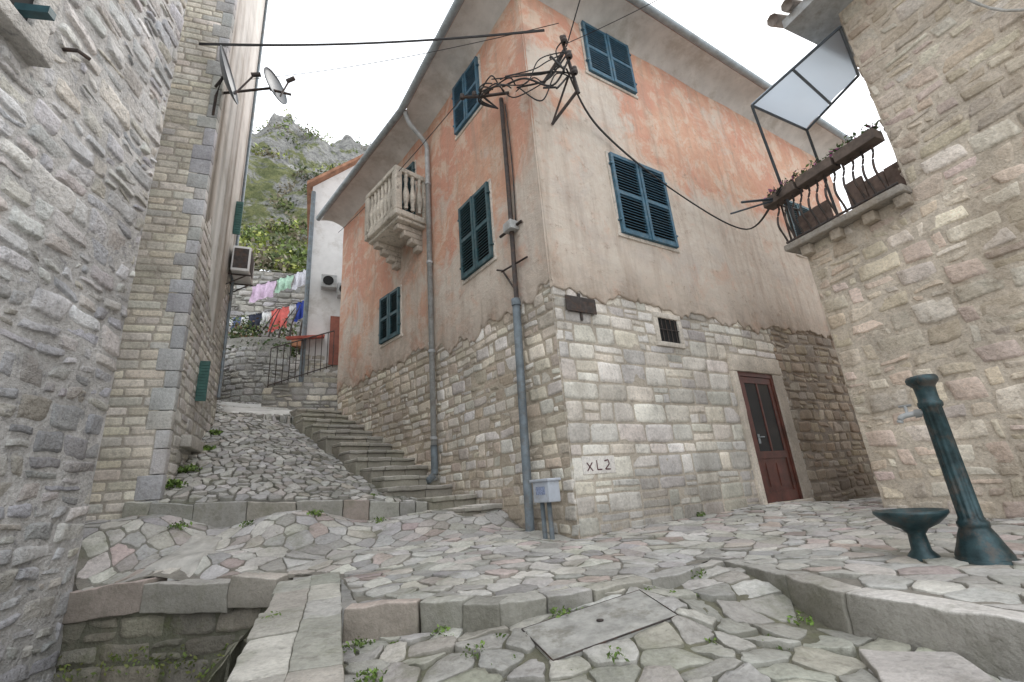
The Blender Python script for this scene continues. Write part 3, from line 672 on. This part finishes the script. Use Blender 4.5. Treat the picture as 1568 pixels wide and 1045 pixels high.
def pave(mb,poly,hf,sx,sy,ang,gap,th,cols,jit=.33,mort=(.2,.19,.17),excl=[],rough=.006,tilt=.02,skip=0.0):
    xs=[p[0] for p in poly];ys=[p[1] for p in poly]; g=.11
    nx=int((max(xs)-min(xs))/g)+3; ny=int((max(ys)-min(ys))/g)+3; idx={}; vs=[];fs=[]
    x0=min(xs)-g;y0=min(ys)-g
    def gv(i,j):
        if (i,j) not in idx:
            x=x0+i*g;y=y0+j*g
            if not inside(x,y,poly): q=snap(x,y,poly)[1]; x,y=q.x,q.y
            idx[(i,j)]=len(vs); vs.append(V((x,y,hf(x,y)-.003+.007*noise.noise(V((x,y,0))*6))))
        return idx[(i,j)]
    for i in range(nx):
        for j in range(ny):
            if any(inside(x0+(i+a)*g,y0+(j+b)*g,poly) for a in (0,1) for b in (0,1)): fs.append((gv(i,j),gv(i+1,j),gv(i+1,j+1),gv(i,j+1)))
    mb.add(vs,fs,mort)
    ca,sa=math.cos(math.radians(ang)),math.sin(math.radians(ang))
    cx=(min(xs)+max(xs))/2;cy=(min(ys)+max(ys))/2; R=max(max(xs)-min(xs),max(ys)-min(ys))*.75
    ni=int(R/sx)+2;nj=int(R/sy)+2; sd={}
    for i in range(-ni,ni):
        for j in range(-nj,nj):
            if rnd()<skip: continue
            a=(i+(.5 if j%2 else 0)+U(-jit,jit))*sx; b=(j+U(-jit,jit)*.8)*sy
            a+=.25*sx*noise.noise(V((a*2,b*2,1))); b+=.6*sy*noise.noise(V((a*1.1,b*1.1,4)))
            sd[(i,j)]=V((cx+a*ca-b*sa,cy+a*sa+b*ca))
    for (i,j),c in sd.items():
        if not inside(c.x,c.y,poly): continue
        if any(inside(c.x,c.y,e) for e in excl): continue
        m=max(sx,sy)*1.5
        P=[c+V((m,m)),c+V((-m,m)),c+V((-m,-m)),c+V((m,-m))]
        gp=gap*U(.6,1.6)
        for di in (-2,-1,0,1,2):
            for dj in (-2,-1,0,1,2):
                if (di or dj) and (i+di,j+dj) in sd:
                    o=sd[(i+di,j+dj)]; n=(o-c); L=n.length
                    if L<1e-4: continue
                    n=n/L; lim=L/2-gp/2; Q=[]
                    for k in range(len(P)):
                        a=P[k];b=P[(k+1)%len(P)]; da=(a-c).dot(n)-lim;db=(b-c).dot(n)-lim
                        if da<=0: Q.append(a)
                        if da*db<0: Q.append(a+(b-a)*(da/(da-db)))
                    P=Q
                    if len(P)<3: break
            if len(P)<3: break
        if len(P)<3: continue
        Q=[]
        for k in range(len(P)):
            a=P[k];b=P[(k+1)%len(P)]
            if (b-a).length<.015: Q.append((a+b)/2); continue
            Q.append(a.lerp(b,.08))
            if (b-a).length>.06: Q.append(a.lerp(b,.37)+V((U(-1,1),U(-1,1)))*.009); Q.append(a.lerp(b,.65)+V((U(-1,1),U(-1,1)))*.009)
            Q.append(a.lerp(b,.92))
        Q2=[]
        for q in Q:
            if not inside(q.x,q.y,poly): q=snap(q.x,q.y,poly)[1]
            Q2.append(q)
        for e in excl:
            for k,q in enumerate(Q2):
                if inside(q.x,q.y,e): Q2[k]=snap(q.x,q.y,e)[1]
        n=len(Q2); vs=[]
        tx,ty=U(-tilt,tilt),U(-tilt,tilt); t=th*U(.4,1.4)
        def hz(q,f,base):
            return hf(q.x,q.y)+base+(f*(tx*(q.x-c.x)/sx+ty*(q.y-c.y)/sy) )+ (rough*noise.noise(V((q.x,q.y,t*90))*9)+rough*.9*noise.noise(V((q.x,q.y,7))*22))*f
        for (sc,base,f) in ((1,-.02,0),(.99,t*.65,1),(.955,t*.97,1),(.64,t,1),(.32,t,1)):
            for q in Q2:
                r=c+(q-c)*sc; vs.append(V((r.x,r.y,hz(r,f,base))))
        vs.append(V((c.x,c.y,hz(c,1,t))))
        fs=[]
        for lv in range(4):
            for k in range(n): fs.append((lv*n+k,lv*n+(k+1)%n,(lv+1)*n+(k+1)%n,(lv+1)*n+k))
        for k in range(n): fs.append((4*n+k,4*n+(k+1)%n,5*n))
        mb.add(vs,fs,pick(cols,.2))
CP=[(.49,.475,.445),(.53,.515,.48),(.44,.43,.41),(.50,.475,.44),(.47,.46,.44),(.56,.545,.51),(.48,.44,.41),(.47,.395,.37),(.41,.40,.385)]
CQ=[(.42,.41,.375),(.46,.45,.415),(.38,.375,.345),(.45,.425,.385),(.50,.485,.45),(.40,.40,.345)]
front=[(-.96,2.63),(-.58,2.62),(-.17,2.46),(.08,2.54),(.64,2.74),(1.20,3.16)]
right=[(1.20,3.16),(1.31,2.23),(1.53,1.69),(1.80,.9),(2.1,-.2),(2.5,-1.6)]
zone2=[(-1.40,3.74),(-.90,2.70),(-.56,2.72),(-.17,2.56),(.06,2.64),(.58,2.84),(1.22,3.32),(1.45,2.27),(1.67,1.75),(1.95,.95),(2.25,-.15),(2.65,-1.6),(6.6,-1.6),(3.6,5.05),(7.2,7.0),(7.24,8.85),(.473,4.59),(-.55,5.94),(-1.0,5.75),(-4.0,4.93),(-4.6,4.8),(-3.5,3.95),(-1.80,3.95)]
mb=MB(); pave(mb,[(-.74,-1.6),(-.74,1.9),(-.97,2.66),(-.57,2.66),(-.17,2.5),(.08,2.6),(.64,2.8),(1.22,3.2),(1.36,2.25),(1.58,1.7),(1.85,.9),(2.15,-.2),(2.55,-1.6)],h_low,.19,.14,12,.013,.013,CQ,.46,(.17,.165,.12),[lid],.009,.02,.14)
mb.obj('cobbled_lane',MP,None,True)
mb=MB(); pave(mb,zone2,h_ter,.22,.12,14,.009,.009,CP,.30,(.24,.225,.195),[],.006,.012,.10)
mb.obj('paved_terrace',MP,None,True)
zr=[(-4.0,4.95),(-1.15,5.74),(-1.65,6.05),(-2.1,6.5),(-4.2,8.7),(-4.6,9.4),(-5.4,11.2),(-8.2,10.6),(-5.3,8.0)]
mb=MB(); pave(mb,zr,h_ramp,.145,.09,18,.016,.024,[(.41,.40,.38),(.46,.45,.425),(.36,.35,.335),(.50,.485,.46),(.43,.40,.365)],.36,(.14,.135,.115),[],.009,.025,.06)
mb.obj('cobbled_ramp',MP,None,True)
def patch(mb,quad,hf,dz,n=14):
    a,b,c,d=[V(q) for q in quad]; vs=[];fs=[]
    for i in range(n+1):
        for j in range(n+1):
            q=a.lerp(b,i/n).lerp(d.lerp(c,i/n),j/n)
            ed=min(i,n-i,j,n-j); q=q+V((noise.noise(V((q.x,q.y,1))*4),noise.noise(V((q.x,q.y,5))*4)))*(.09 if ed==0 else .03)
            vs.append(V((q.x,q.y,hf(q.x,q.y)+(dz if ed>0 else -.01)+.008*noise.noise(V((q.x,q.y,0))*6))))
    for i in range(n):
        for j in range(n): fs.append((i*(n+1)+j,(i+1)*(n+1)+j,(i+1)*(n+1)+j+1,i*(n+1)+j+1))
    mb.add(vs,fs,(.5,.5,.5))
mb=MB(); patch(mb,[(-5.2,8.05),(-4.15,8.95),(-4.6,9.7),(-5.9,9.0)],h_ramp,.05); patch(mb,[(-6.1,9.3),(-4.9,9.9),(-5.1,10.6),(-6.7,10.1)],h_ramp,.05); mb.obj('concrete_slab',plain('pale_concrete',(.55,.54,.51),.85,var=.2,sc=5,dirt=(.35,.33,.29)),None,True)
def kerb(mb,pts,hf,wd,zb,lmin,lmax,col,top=.012,side=1):
    for i in range(len(pts)-1):
        a=V(pts[i]);b=V(pts[i+1]); L=(b-a).length; d=(b-a)/L; nrm=V((-d.y,d.x))*side; t=0
        while t<L-.01:
            l=min(U(lmin,lmax),L-t)
            if L-t-l<.12: l=L-t
            m=a+d*(t+l/2)+nrm*wd/2; z=hf(m.x,m.y)+top; sl=(hf(*(a+d*(t+l)+nrm*wd/2))-hf(*(a+d*t+nrm*wd/2)))/l
            A=a.copy(); off=U(-.01,.01)
            P=lambda p,q,r,A=A,d=d,nrm=nrm,sl=sl,t=t,l=l,off=off: V(((A+d*p+nrm*(q+off)).x,(A+d*p+nrm*(q+off)).y,r+sl*(p-t-l/2)))
            nbox(mb,P,t+.003,t+l-.003,0,wd+U(-.04,.05),zb,z+U(-.006,.006),pick(col,.12),.011,.010,.05)
            t+=l
mb=MB()
kerb(mb,front,h_ter,.13,-.5,.20,.45,CQ+CP,.008,1)
kerb(mb,right,h_ter,.15,-.55,.35,.7,CP,.008,1)
kerb(mb,[(-4.05,4.86),(-1.12,5.66)],h_ramp,.17,-.0,.18,.5,CP,.006,1)
kerb(mb,[(-3.6,3.83),(-1.88,3.80)],h_ter,.22,-.28,.5,.8,CP,.012,1)
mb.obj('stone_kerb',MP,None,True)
mb=MB()
masonry(mb,lambda s,z,q: V((-3.9+s,3.88-q,z)),0,2.1,-1.4,-.2,(.14,.24),(.2,.4),.02,.02,.012,[(c[0]*.62,c[1]*.60,c[2]*.52) for c in CG],(.16,.16,.12))
masonry(mb,lambda s,z,q: V((-1.88+.29*s/.9,3.86-s,z))+V((-q,0,0)),0,5.4,-1.4,-.22,(.14,.24),(.2,.4),.02,.02,.012,[(c[0]*.6,c[1]*.6,c[2]*.52) for c in CG],(.16,.16,.12))
mb.obj('retaining_wall',stone_mat('mossy_stone',moss=.7,bstr=.9,bd=.02),None,True)
mb=MB()
o0=V((-1.62,3.80)); dd=V((.72,-1.86)).normalized(); nn2=V((dd.y,-dd.x))
P=lambda p,q,r: V(((o0+dd*p-nn2*q).x,(o0+dd*p-nn2*q).y,r-.045*p))
for (q0,q1) in ((-.22,-.006),(-.004,.19)):
    t=0
    while t<5.4:
        l=U(.35,.8); nbox(mb,P,t+.003,t+l-.003,q0+U(-.01,.01),q1-.002,-.6,-.095+U(-.005,.005),pick(CP[:6]+CQ,.08),.010,.008,.05); t+=l
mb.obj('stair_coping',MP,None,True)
mb=MB(); patch(mb,[(-3.15,4.05),(-2.62,4.0),(-2.95,4.85),(-3.25,4.85)],h_ter,.03); mb.obj('concrete_patch',plain('worn_concrete',(.46,.445,.41),.85,var=.3,sc=6,dirt=(.30,.28,.24),dirta=.6,bs=.8),None,True)
dc=empty('drain_cover'); mb=MB()
L4=[V(p) for p in lid]; cen=sum(L4,V((0,0)))/4
def lidpts(k,dz):
    r=[]
    for p in L4: q=cen+(p-cen)*k; r.append(V((q.x,q.y,lz(q.x,q.y)+dz)))
    return r
a=lidpts(1,-.06);b_=lidpts(1,.012);c_=lidpts(.97,.016)
mb.add(a+b_+c_,[(0,1,5,4),(1,2,6,5),(2,3,7,6),(3,0,4,7),(4,5,9,8),(5,6,10,9),(6,7,11,10),(7,4,8,11),(8,9,10,11)],(.5,.5,.5))
mb.obj('lid',plain('aged_concrete_lid',(.36,.355,.33),.85,var=.35,sc=11,dirt=(.20,.19,.155),dirta=.75,bs=1.0),dc)
mb=MB(); rim=lidpts(1.0,.013); tube(mb,rim+[rim[0]],.004,n=5); q=V((cen.x,cen.y,lz(cen.x,cen.y)+.016)); lathe(mb,q,[(.016,0),(.016,.005),(.006,.005)],14); mb.obj('rim',MIR,dc)
mb=MB()
for (x,y,w,d_,a,z) in ((1.23,1.75,.30,.44,-20,-.26),(1.30,1.25,.34,.40,-18,-.30)):
    ca,sa=math.cos(math.radians(a)),math.sin(math.radians(a))
    P=lambda p,q,r,x=x,y=y,ca=ca,sa=sa: V((x+p*ca-q*sa,y+p*sa+q*ca,r))
    nbox(mb,P,-w/2,w/2,-d_/2,d_/2,-.5,z,pick(CP[:5]),.014,.010,.06)
mb.obj('stone_slab_step',MP,None,True)
mb=MB()
steps=[(1.25,1.75,.27),(1.75,2.35,.40)]
zz=.55; s_=2.35
while s_<6.3: steps.append((s_,s_+.345,zz)); s_+=.345; zz+=.150
CT=[(.60,.57,.52),(.56,.53,.48),(.62,.58,.52),(.52,.49,.45)]
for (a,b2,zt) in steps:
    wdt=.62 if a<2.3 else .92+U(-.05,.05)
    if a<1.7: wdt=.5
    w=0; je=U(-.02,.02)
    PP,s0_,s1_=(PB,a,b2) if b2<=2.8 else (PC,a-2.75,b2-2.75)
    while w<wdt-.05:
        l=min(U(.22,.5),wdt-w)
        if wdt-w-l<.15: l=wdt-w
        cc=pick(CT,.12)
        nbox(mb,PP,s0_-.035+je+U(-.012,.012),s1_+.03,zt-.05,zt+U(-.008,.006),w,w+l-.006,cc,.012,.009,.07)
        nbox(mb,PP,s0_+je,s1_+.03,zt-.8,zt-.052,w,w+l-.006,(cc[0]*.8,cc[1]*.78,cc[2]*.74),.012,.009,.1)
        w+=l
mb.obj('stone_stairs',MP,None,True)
# ================= pump =================
pu=empty('water_pump'); c=V((2.305,2.635,-.13)); b=MB()
lathe(b,c,[(.115,0),(.115,.03),(.107,.05),(.098,.07),(.09,.09),(.08,.12),(.066,.15),(.062,.16),(.066,.165),(.066,.185),(.057,.195),(.052,.21),(.047,.78),(.054,.785),(.057,.80),(.054,.815),(.049,.82),(.047,.84),(.050,.90),(.062,.915),(.072,.925),(.074,.945),(.066,.96),(.03,.968)],60,(.1,.1,.1),(.2,.79))
lathe(b,c-V((0,0,.06)),[(.13,0),(.13,.07),(.12,.075)],8)
b.obj('column',MPM,pu,True)
b=MB(); d=V((-.77,.64,0)); sp0=c+V((0,0,.76)); tube(b,spline([sp0,sp0+d*.09,sp0+d*.14+V((0,0,-.01)),sp0+d*.155+V((0,0,-.04))]),.016,n=10); tube(b,[sp0+d*.11,sp0+d*.11+V((0,0,.05))],.008); tube(b,[sp0+d*.08+V((0,0,.05)),sp0+d*.14+V((0,0,.05))],.007); tube(b,[sp0+d*.05,sp0+d*.08],.024,n=10)
b.obj('spout',MPG,pu,True)
b=MB(); c2=V((2.12,2.79,-.13)); lathe(b,c2,[(.075,0),(.07,.02),(.045,.05),(.04,.13),(.06,.155),(.11,.18),(.15,.215),(.168,.235),(.168,.25),(.15,.25),(.12,.225),(.05,.20),(.01,.195)],40); b.obj('basin',MPM,pu,True)
# ================= background =================
wh=empty('white_house')
b=MB(); a=V((-5.2,10.85,0));c=V((-2.6,12.0,0))
dW=(c-a).normalized(); nW=V((dW.y,-dW.x,0)); aW=a.copy()
PW=lambda s,z,q: aW+dW*s+nW*q+V((0,0,z))
box(b,PW,0,4,1.5,8.9,-4,0); b.add([PW(0,8.9,0),PW(4,8.9,0),PW(4,12.5,0)],[(0,1,2)],(.5,.5,.5)); b.obj('walls',MWH,wh)
b=MB(); vs=[PW(-.15,8.85,.15),PW(4.1,12.6,.15),PW(4.1,12.6,-4),PW(-.15,8.85,-4),PW(-.15,8.95,.15),PW(4.1,12.7,.15),PW(4.1,12.7,-4),PW(-.15,8.95,-4)]
b.add(vs,[(0,1,2,3),(4,5,6,7),(0,1,5,4),(1,2,6,5),(2,3,7,6),(3,0,4,7)],(.5,.5,.5)); b.obj('roof',MTL,wh)
b=MB(); masonry(b,PW,0,1.6,1.5,4.0,(.14,.22),(.2,.35),.015,.02,.01,CN,(.42,.4,.36),[(.55,1.05,3.6,5.2)]); b.obj('stone_base',MS,wh,True)
b=MB(); box(b,PW,.62,.98,3.75,5.05,.03,.06); b.obj('red_door',plain('red_door_paint',(.26,.08,.05),.5),wh)
b=MB(); vs=[PW(-.35,4.25,.6),PW(.5,4.35,.6),PW(.5,4.45,.0),PW(-.35,4.35,.0),PW(-.35,4.19,.6),PW(.5,4.29,.6)]; b.add(vs,[(0,1,2,3),(0,1,5,4)],(.5,.5,.5)); b.obj('awning',plain('red_canvas',(.42,.10,.07),.8),wh)
b=MB(); tube(b,[PW(.03,2,.05),PW(.03,8.7,.05)],.06); b.obj('downpipe',MPD,wh)
for (s,z) in ((.35,5.75),(.75,5.55)):
    e=empty('air_conditioner'); b=MB(); nbox(b,PW,s,s+.38,z,z+.36,.05,.3,(.5,.5,.5),.02,.001); b.obj('casing',MPG,e); b=MB(); cc=PW(s+.17,z+.18,.31)
    tube(b,[cc,cc+nW*.01],.13,n=20); b.obj('fan_grille',MDK,e)
b=MB()
for i in range(11): tube(b,[PW(-.6+.13*i,2.95+.05*i,.9),PW(-.6+.13*i,3.85+.05*i,.9)],.010)
tube(b,[PW(-.6,3.85,.9),PW(.7,4.35,.9)],.015); tube(b,[PW(-.6,3.0,.9),PW(.7,3.5,.9)],.013)
b.obj('iron_railing',MIR,None)
b=MB(); masonry(b,lambda s,z,q: PW(-.7+s,z,.85+q),0,1.7,1.5,3.1,(.12,.2),(.18,.35),.02,.03,.012,CG+CN[:2],(.3,.29,.27)); b.obj('stone_landing',MS,None,True)
b=MB()
def arc(s,z,q):
    t=s/4.2; r=1.7+q
    return V((-7.6,13.9,0))+V((math.cos(math.radians(205+110*t))*r,math.sin(math.radians(205+110*t))*r,z))
masonry(b,arc,0,4.2,2.6,5.1,(.13,.22),(.18,.36),.02,.03,.014,CG+[(.48,.46,.43)],(.32,.31,.28),[],lambda s:4.75+.15*math.sin(s),.05)
b.obj('garden_wall',ML,None,True)
b=MB()
PT=lambda s,z,q: V((-14.5+s*.93,13.5+s*.36+0,z))+V((.36*q,-.93*q,0))
masonry(b,PT,0,9.5,3.0,9.0,(.16,.28),(.2,.45),.03,.04,.02,CG+[(.48,.46,.43)],(.30,.29,.26),[],lambda s:9.0,.1)
b.obj('terrace_wall',ML,None,True)
b=MB()
for i in range(9):
    P=lambda p,q,r,i=i: V((-8.4+p*.93-.36*q,10.3+p*.38+q*.93,r))
    nbox(b,P,0,3.6,.42*i-.05,.42*i+.45,1.5,2.55+.15*i,pick(CP,.1),.02,.01,.3)
b.obj('upper_steps',MP,None,True)
h4=empty('stone_house'); b=MB()
PX=lambda s,z,q: V((-5.55,8.2,0))+az(-38)*s+V((az(-38).y,-az(-38).x,0))*q+V((0,0,z))
masonry(b,PX,0,6,1.6,4.6,(.13,.22),(.18,.36),.02,.02,.012,CG+CN[:2],(.32,.31,.29)); box(b,PX,0,6,1,4.6,-3,-.02,(.4,.39,.37)); b.obj('walls',MS,h4,True)
ld=empty('laundry_line'); b=MB()
l0=V((-9.6,14.2,7.6));l1=V((-7.0,15.0,8.7)); m0=V((-9.5,14.0,6.5));m1=V((-6.9,14.7,7.3))
tube(b,sag(l0,l1,.12),.012,n=5); tube(b,sag(m0,m1,.12),.012,n=5)
for q in (l0,l1): tube(b,[V((q.x,q.y,4)),q+V((0,0,.1))],.03)
b.obj('line',MCB,ld)
b=MB()
def cloth(a,c,t0,t1,h,col):
    n=8;vs=[];fs=[]
    for i in range(n+1):
        for j in range(n+1):
            t=t0+(t1-t0)*i/n; p=a.lerp(c,t); p=p-V((0,0,.12*4*t*(1-t))); q=p+V((.04*math.sin(i*1.7+j*.6),.06*math.sin(i*1.9),-h*j/n*(1+.05*math.sin(i)))); vs.append(q)
    for i in range(n):
        for j in range(n): fs.append((i*(n+1)+j,i*(n+1)+j+1,(i+1)*(n+1)+j+1,(i+1)*(n+1)+j))
    b.add(vs,fs,col)
for (t0,t1,h,col) in ((.30,.56,.6,(.68,.52,.68)),(.58,.76,.5,(.45,.66,.52)),(.78,.95,.6,(.68,.68,.74))): cloth(l0,l1,t0,t1,h,col)
for (t0,t1,h,col) in ((.02,.14,.45,(.75,.75,.75)),(.15,.22,.4,(.12,.16,.3)),(.24,.3,.45,(.75,.75,.75)),(.31,.45,.6,(.03,.035,.06)),(.46,.55,.4,(.75,.75,.75)),(.56,.76,.75,(.70,.16,.14)),(.77,.83,.4,(.6,.6,.6)),(.84,.97,.65,(.03,.06,.32))): cloth(m0,m1,t0,t1,h,col)
b.obj('clothes',MC,ld,True)
b=MB()
for i in range(16):
    t=i/15; p=arc(4.2*t,4.85,-.25); leaves(b,p,(.35,.35,.28),130,.055,GR+[(.13,.17,.05)])
for i in range(12): leaves(b,V((U(-9.5,-6.6),U(13.4,14.6),U(4.9,6.2))),(.5,.3,.4),130,.06,GR+[(.22,.13,.07),(.15,.18,.06)])
b.obj('garden_shrubs',MLF,None)
b=MB()
for i in range(6): tube(b,spline([V((-7.6+.3*i,13.2,4.8)),V((-7.7+.33*i,13.2,5.4+.1*i)),V((-7.4+.3*i+U(-.2,.2),13.3,6.1+U(0,.4)))]),[.04-.03*k/12 for k in range(13)],n=6)
b.obj('bare_shrub_stems',MIR,None,True)
b=MB()
for i in range(2): nbox(b,lambda p,q,r:V((-7.7+p,12.3+.3*p+q,r)),.9*i,.8+.9*i,0,.25,4.9,5.12,(.2,.1,.05),.02,.004)
b.obj('planter',plain('terracotta',(.34,.15,.08),.8,var=.3),None)
def mh(x,y):
    D=math.hypot(x,y); a=math.degrees(math.atan2(x,y))
    z=(.50*D if D<22 else 11+ (D-22)*1.0); z=min(z,.78*D)
    z+= noise.fractal(V((x,y,0))*.07,1,2,6)*min(6,max(0,(D-20)*.35))+noise.fractal(V((x,y,9))*.3,1,2,4)*min(1.8,(D-18)*.1)
    r=noise.ridged_multi_fractal(V((x*.09,y*.09,z*.05)),1,2.1,5,1,2); z+=(r-1.2)*min(2.6,max(0,(D-24)*.14))
    if D>58: z-= (D-58)*1.0
    z-= max(0,a+18)*.55
    return z
b=MB(); na=190;nd=150;vs=[];fs=[]
for i in range(na+1):
    for j in range(nd+1):
        a=math.radians(-62+64*i/na); D=19+ 61*(j/nd); x,y=D*math.sin(a),D*math.cos(a); vs.append(V((x,y,mh(x,y))))
for i in range(na):
    for j in range(nd): fs.append((i*(nd+1)+j,(i+1)*(nd+1)+j,(i+1)*(nd+1)+j+1,i*(nd+1)+j+1))
b.add(vs,fs,(.5,.5,.5))
m,nt,bs=nodes('rocky_hillside'); co=obco(nt); n1=tex(nt,co,.40,6,.72,.3); n2=tex(nt,co,1.6,6,.78)
c=mix(nt,mr(nt,n2,.38,.62,0,1),(.22,.22,.215),(.56,.55,.52)); gcol=mix(nt,mr(nt,n2,.38,.62,0,1),(.10,.13,.05),(.30,.31,.13))
sz_=N(nt,'ShaderNodeSeparateXYZ'); nt.links.new(co,sz_.inputs[0]); hgt=mr(nt,sz_.outputs[2],12,48,.10,-.09)
c=mix(nt,mr(nt,math_(nt,'ADD',n1,hgt),.48,.56,0,1),c,gcol)
nt.links.new(c,bs.inputs['Base Color']); bs.inputs['Roughness'].default_value=1; bump(nt,bs,[n1,n2],1,1.0)
b.obj('mountain',m,None,False)
b=MB()
for i in range(640):
    a=math.radians(U(-42,-18)); D=20+36*rnd()**1.4
    x,y=D*math.sin(a),D*math.cos(a)
    if noise.noise(V((x,y,0))*.14)<-.10+(D-20)*.007: continue
    r=U(.3,1.0)*(D/30)**.5; cl=random.choice([[(.15,.21,.055),(.20,.27,.07)],[(.07,.10,.035),(.09,.12,.045)],[(.33,.36,.09),(.26,.31,.08)],[(.24,.21,.15)]])
    leaves(b,V((x,y,mh(x,y)+r*.4)),(r,r,r*.8),45,.16*r**.5,cl)
b.obj('hillside_shrubs',MLF,None)
b=MB(); GW=[(.13,.22,.04),(.18,.27,.06),(.09,.14,.035)]
for (x,y,hf,n,r,sz) in ((-.45,2.52,h_low,60,.05,.011),(.12,2.5,h_low,60,.06,.011),(-.85,2.52,h_low,90,.08,.012),(-.25,2.2,h_low,60,.06,.011),(-.65,2.1,h_low,110,.08,.012),(.95,2.95,h_low,50,.06,.011),(1.2,2.4,h_low,40,.05,.011),(-1.35,2.7,lambda x,y:-.16,50,.05,.010),(.25,5.0,h_ter,40,.06,.014),(1.9,5.45,h_ter,60,.08,.016),(-2.2,5.12,h_ter,120,.09,.018),(-3.4,4.80,h_ter,120,.10,.018),(-1.6,5.38,h_ter,80,.07,.015),(-2.8,4.95,h_ter,80,.08,.016),(-3.92,5.35,h_ramp,260,.14,.03),(-4.05,5.75,h_ramp,260,.13,.03),(-4.3,6.4,h_ramp,200,.12,.03),(-4.6,7.0,h_ramp,160,.10,.03),(2.6,2.5,h_ter,30,.05,.011),(-1.8,5.8,h_ramp,60,.07,.015),(.3,2.05,h_low,40,.05,.010)):
    leaves(b,V((x,y,hf(x,y)+.016)),(r,r,.022+sz),n,sz,GW)
for i in range(70):
    x,y=U(-.7,1.2),U(1.2,2.7)
    if inside(x,y,lid): continue
    leaves(b,V((x,y,h_low(x,y)+.005)),(.035,.035,.007),14,.008,GW)
for i in range(10): leaves(b,V((-3.4+.17*i,3.82,-.62+U(-.15,.1))),(.12,.04,.10),50,.016,[(.12,.17,.04),(.18,.20,.06)])
b.obj('weeds',MLF,None)
b=MB(); b.add([V((-300,-300,-1.35)),V((300,-300,-1.35)),V((300,300,-1.35)),V((-300,300,-1.35))],[(0,1,2,3)],(.33,.32,.30)); b.obj('ground',MP,None)
# ================= camera, light, sky =================
f=710.0; p=math.radians(18.05); ro=math.radians(4.58)
cp,sp=math.cos(p),math.sin(p); c,s_=math.cos(ro),math.sin(ro)
F=V((0,cp,sp)); R0=V((1,0,0)); U0=V((0,-sp,cp)); Xc=c*R0-s_*U0; Yc=s_*R0+c*U0
cam=bpy.data.cameras.new('camera'); co=bpy.data.objects.new('camera',cam); bpy.context.collection.objects.link(co)
cam.sensor_width=36; cam.lens=f/1568*36; cam.clip_end=2000; cam.clip_start=.02
M=Matrix((Xc,Yc,-F)).transposed().to_4x4(); M.translation=V((0,0,.38))*S; co.matrix_world=M
sc=bpy.context.scene; sc.camera=co
w=bpy.data.worlds.new("World"); sc.world=w; w.use_nodes=True; nt=w.node_tree; bgn=nt.nodes['Background']
sun_az,sun_el=35,50
sk=N(nt,'ShaderNodeTexSky'); sk.sky_type='NISHITA'; sk.sun_disc=False; sk.sun_elevation=math.radians(sun_el); sk.sun_rotation=math.radians(sun_az); sk.dust_density=3
gen=N(nt,'ShaderNodeTexCoord').outputs['Generated']
n1=tex(nt,gen,1.6,5,.6,.4)
cl=mix(nt,mr(nt,n1,.3,.7,.70,.97),sk.outputs[0],(13.8,14.2,14.7))
nt.links.new(cl,bgn.inputs[0]); bgn.inputs[1].default_value=.15
sl=bpy.data.lights.new('sun','SUN'); so=bpy.data.objects.new('sun',sl); bpy.context.collection.objects.link(so)
sl.energy=1.5; sl.angle=math.radians(14); sl.color=(1,.96,.9)
dv=V((math.sin(math.radians(sun_az))*math.cos(math.radians(sun_el)),math.cos(math.radians(sun_az))*math.cos(math.radians(sun_el)),math.sin(math.radians(sun_el))))
so.rotation_euler=dv.to_track_quat('Z','Y').to_euler()
sc.view_settings.view_transform='Standard'; sc.view_settings.look='None'; sc.view_settings.exposure=0
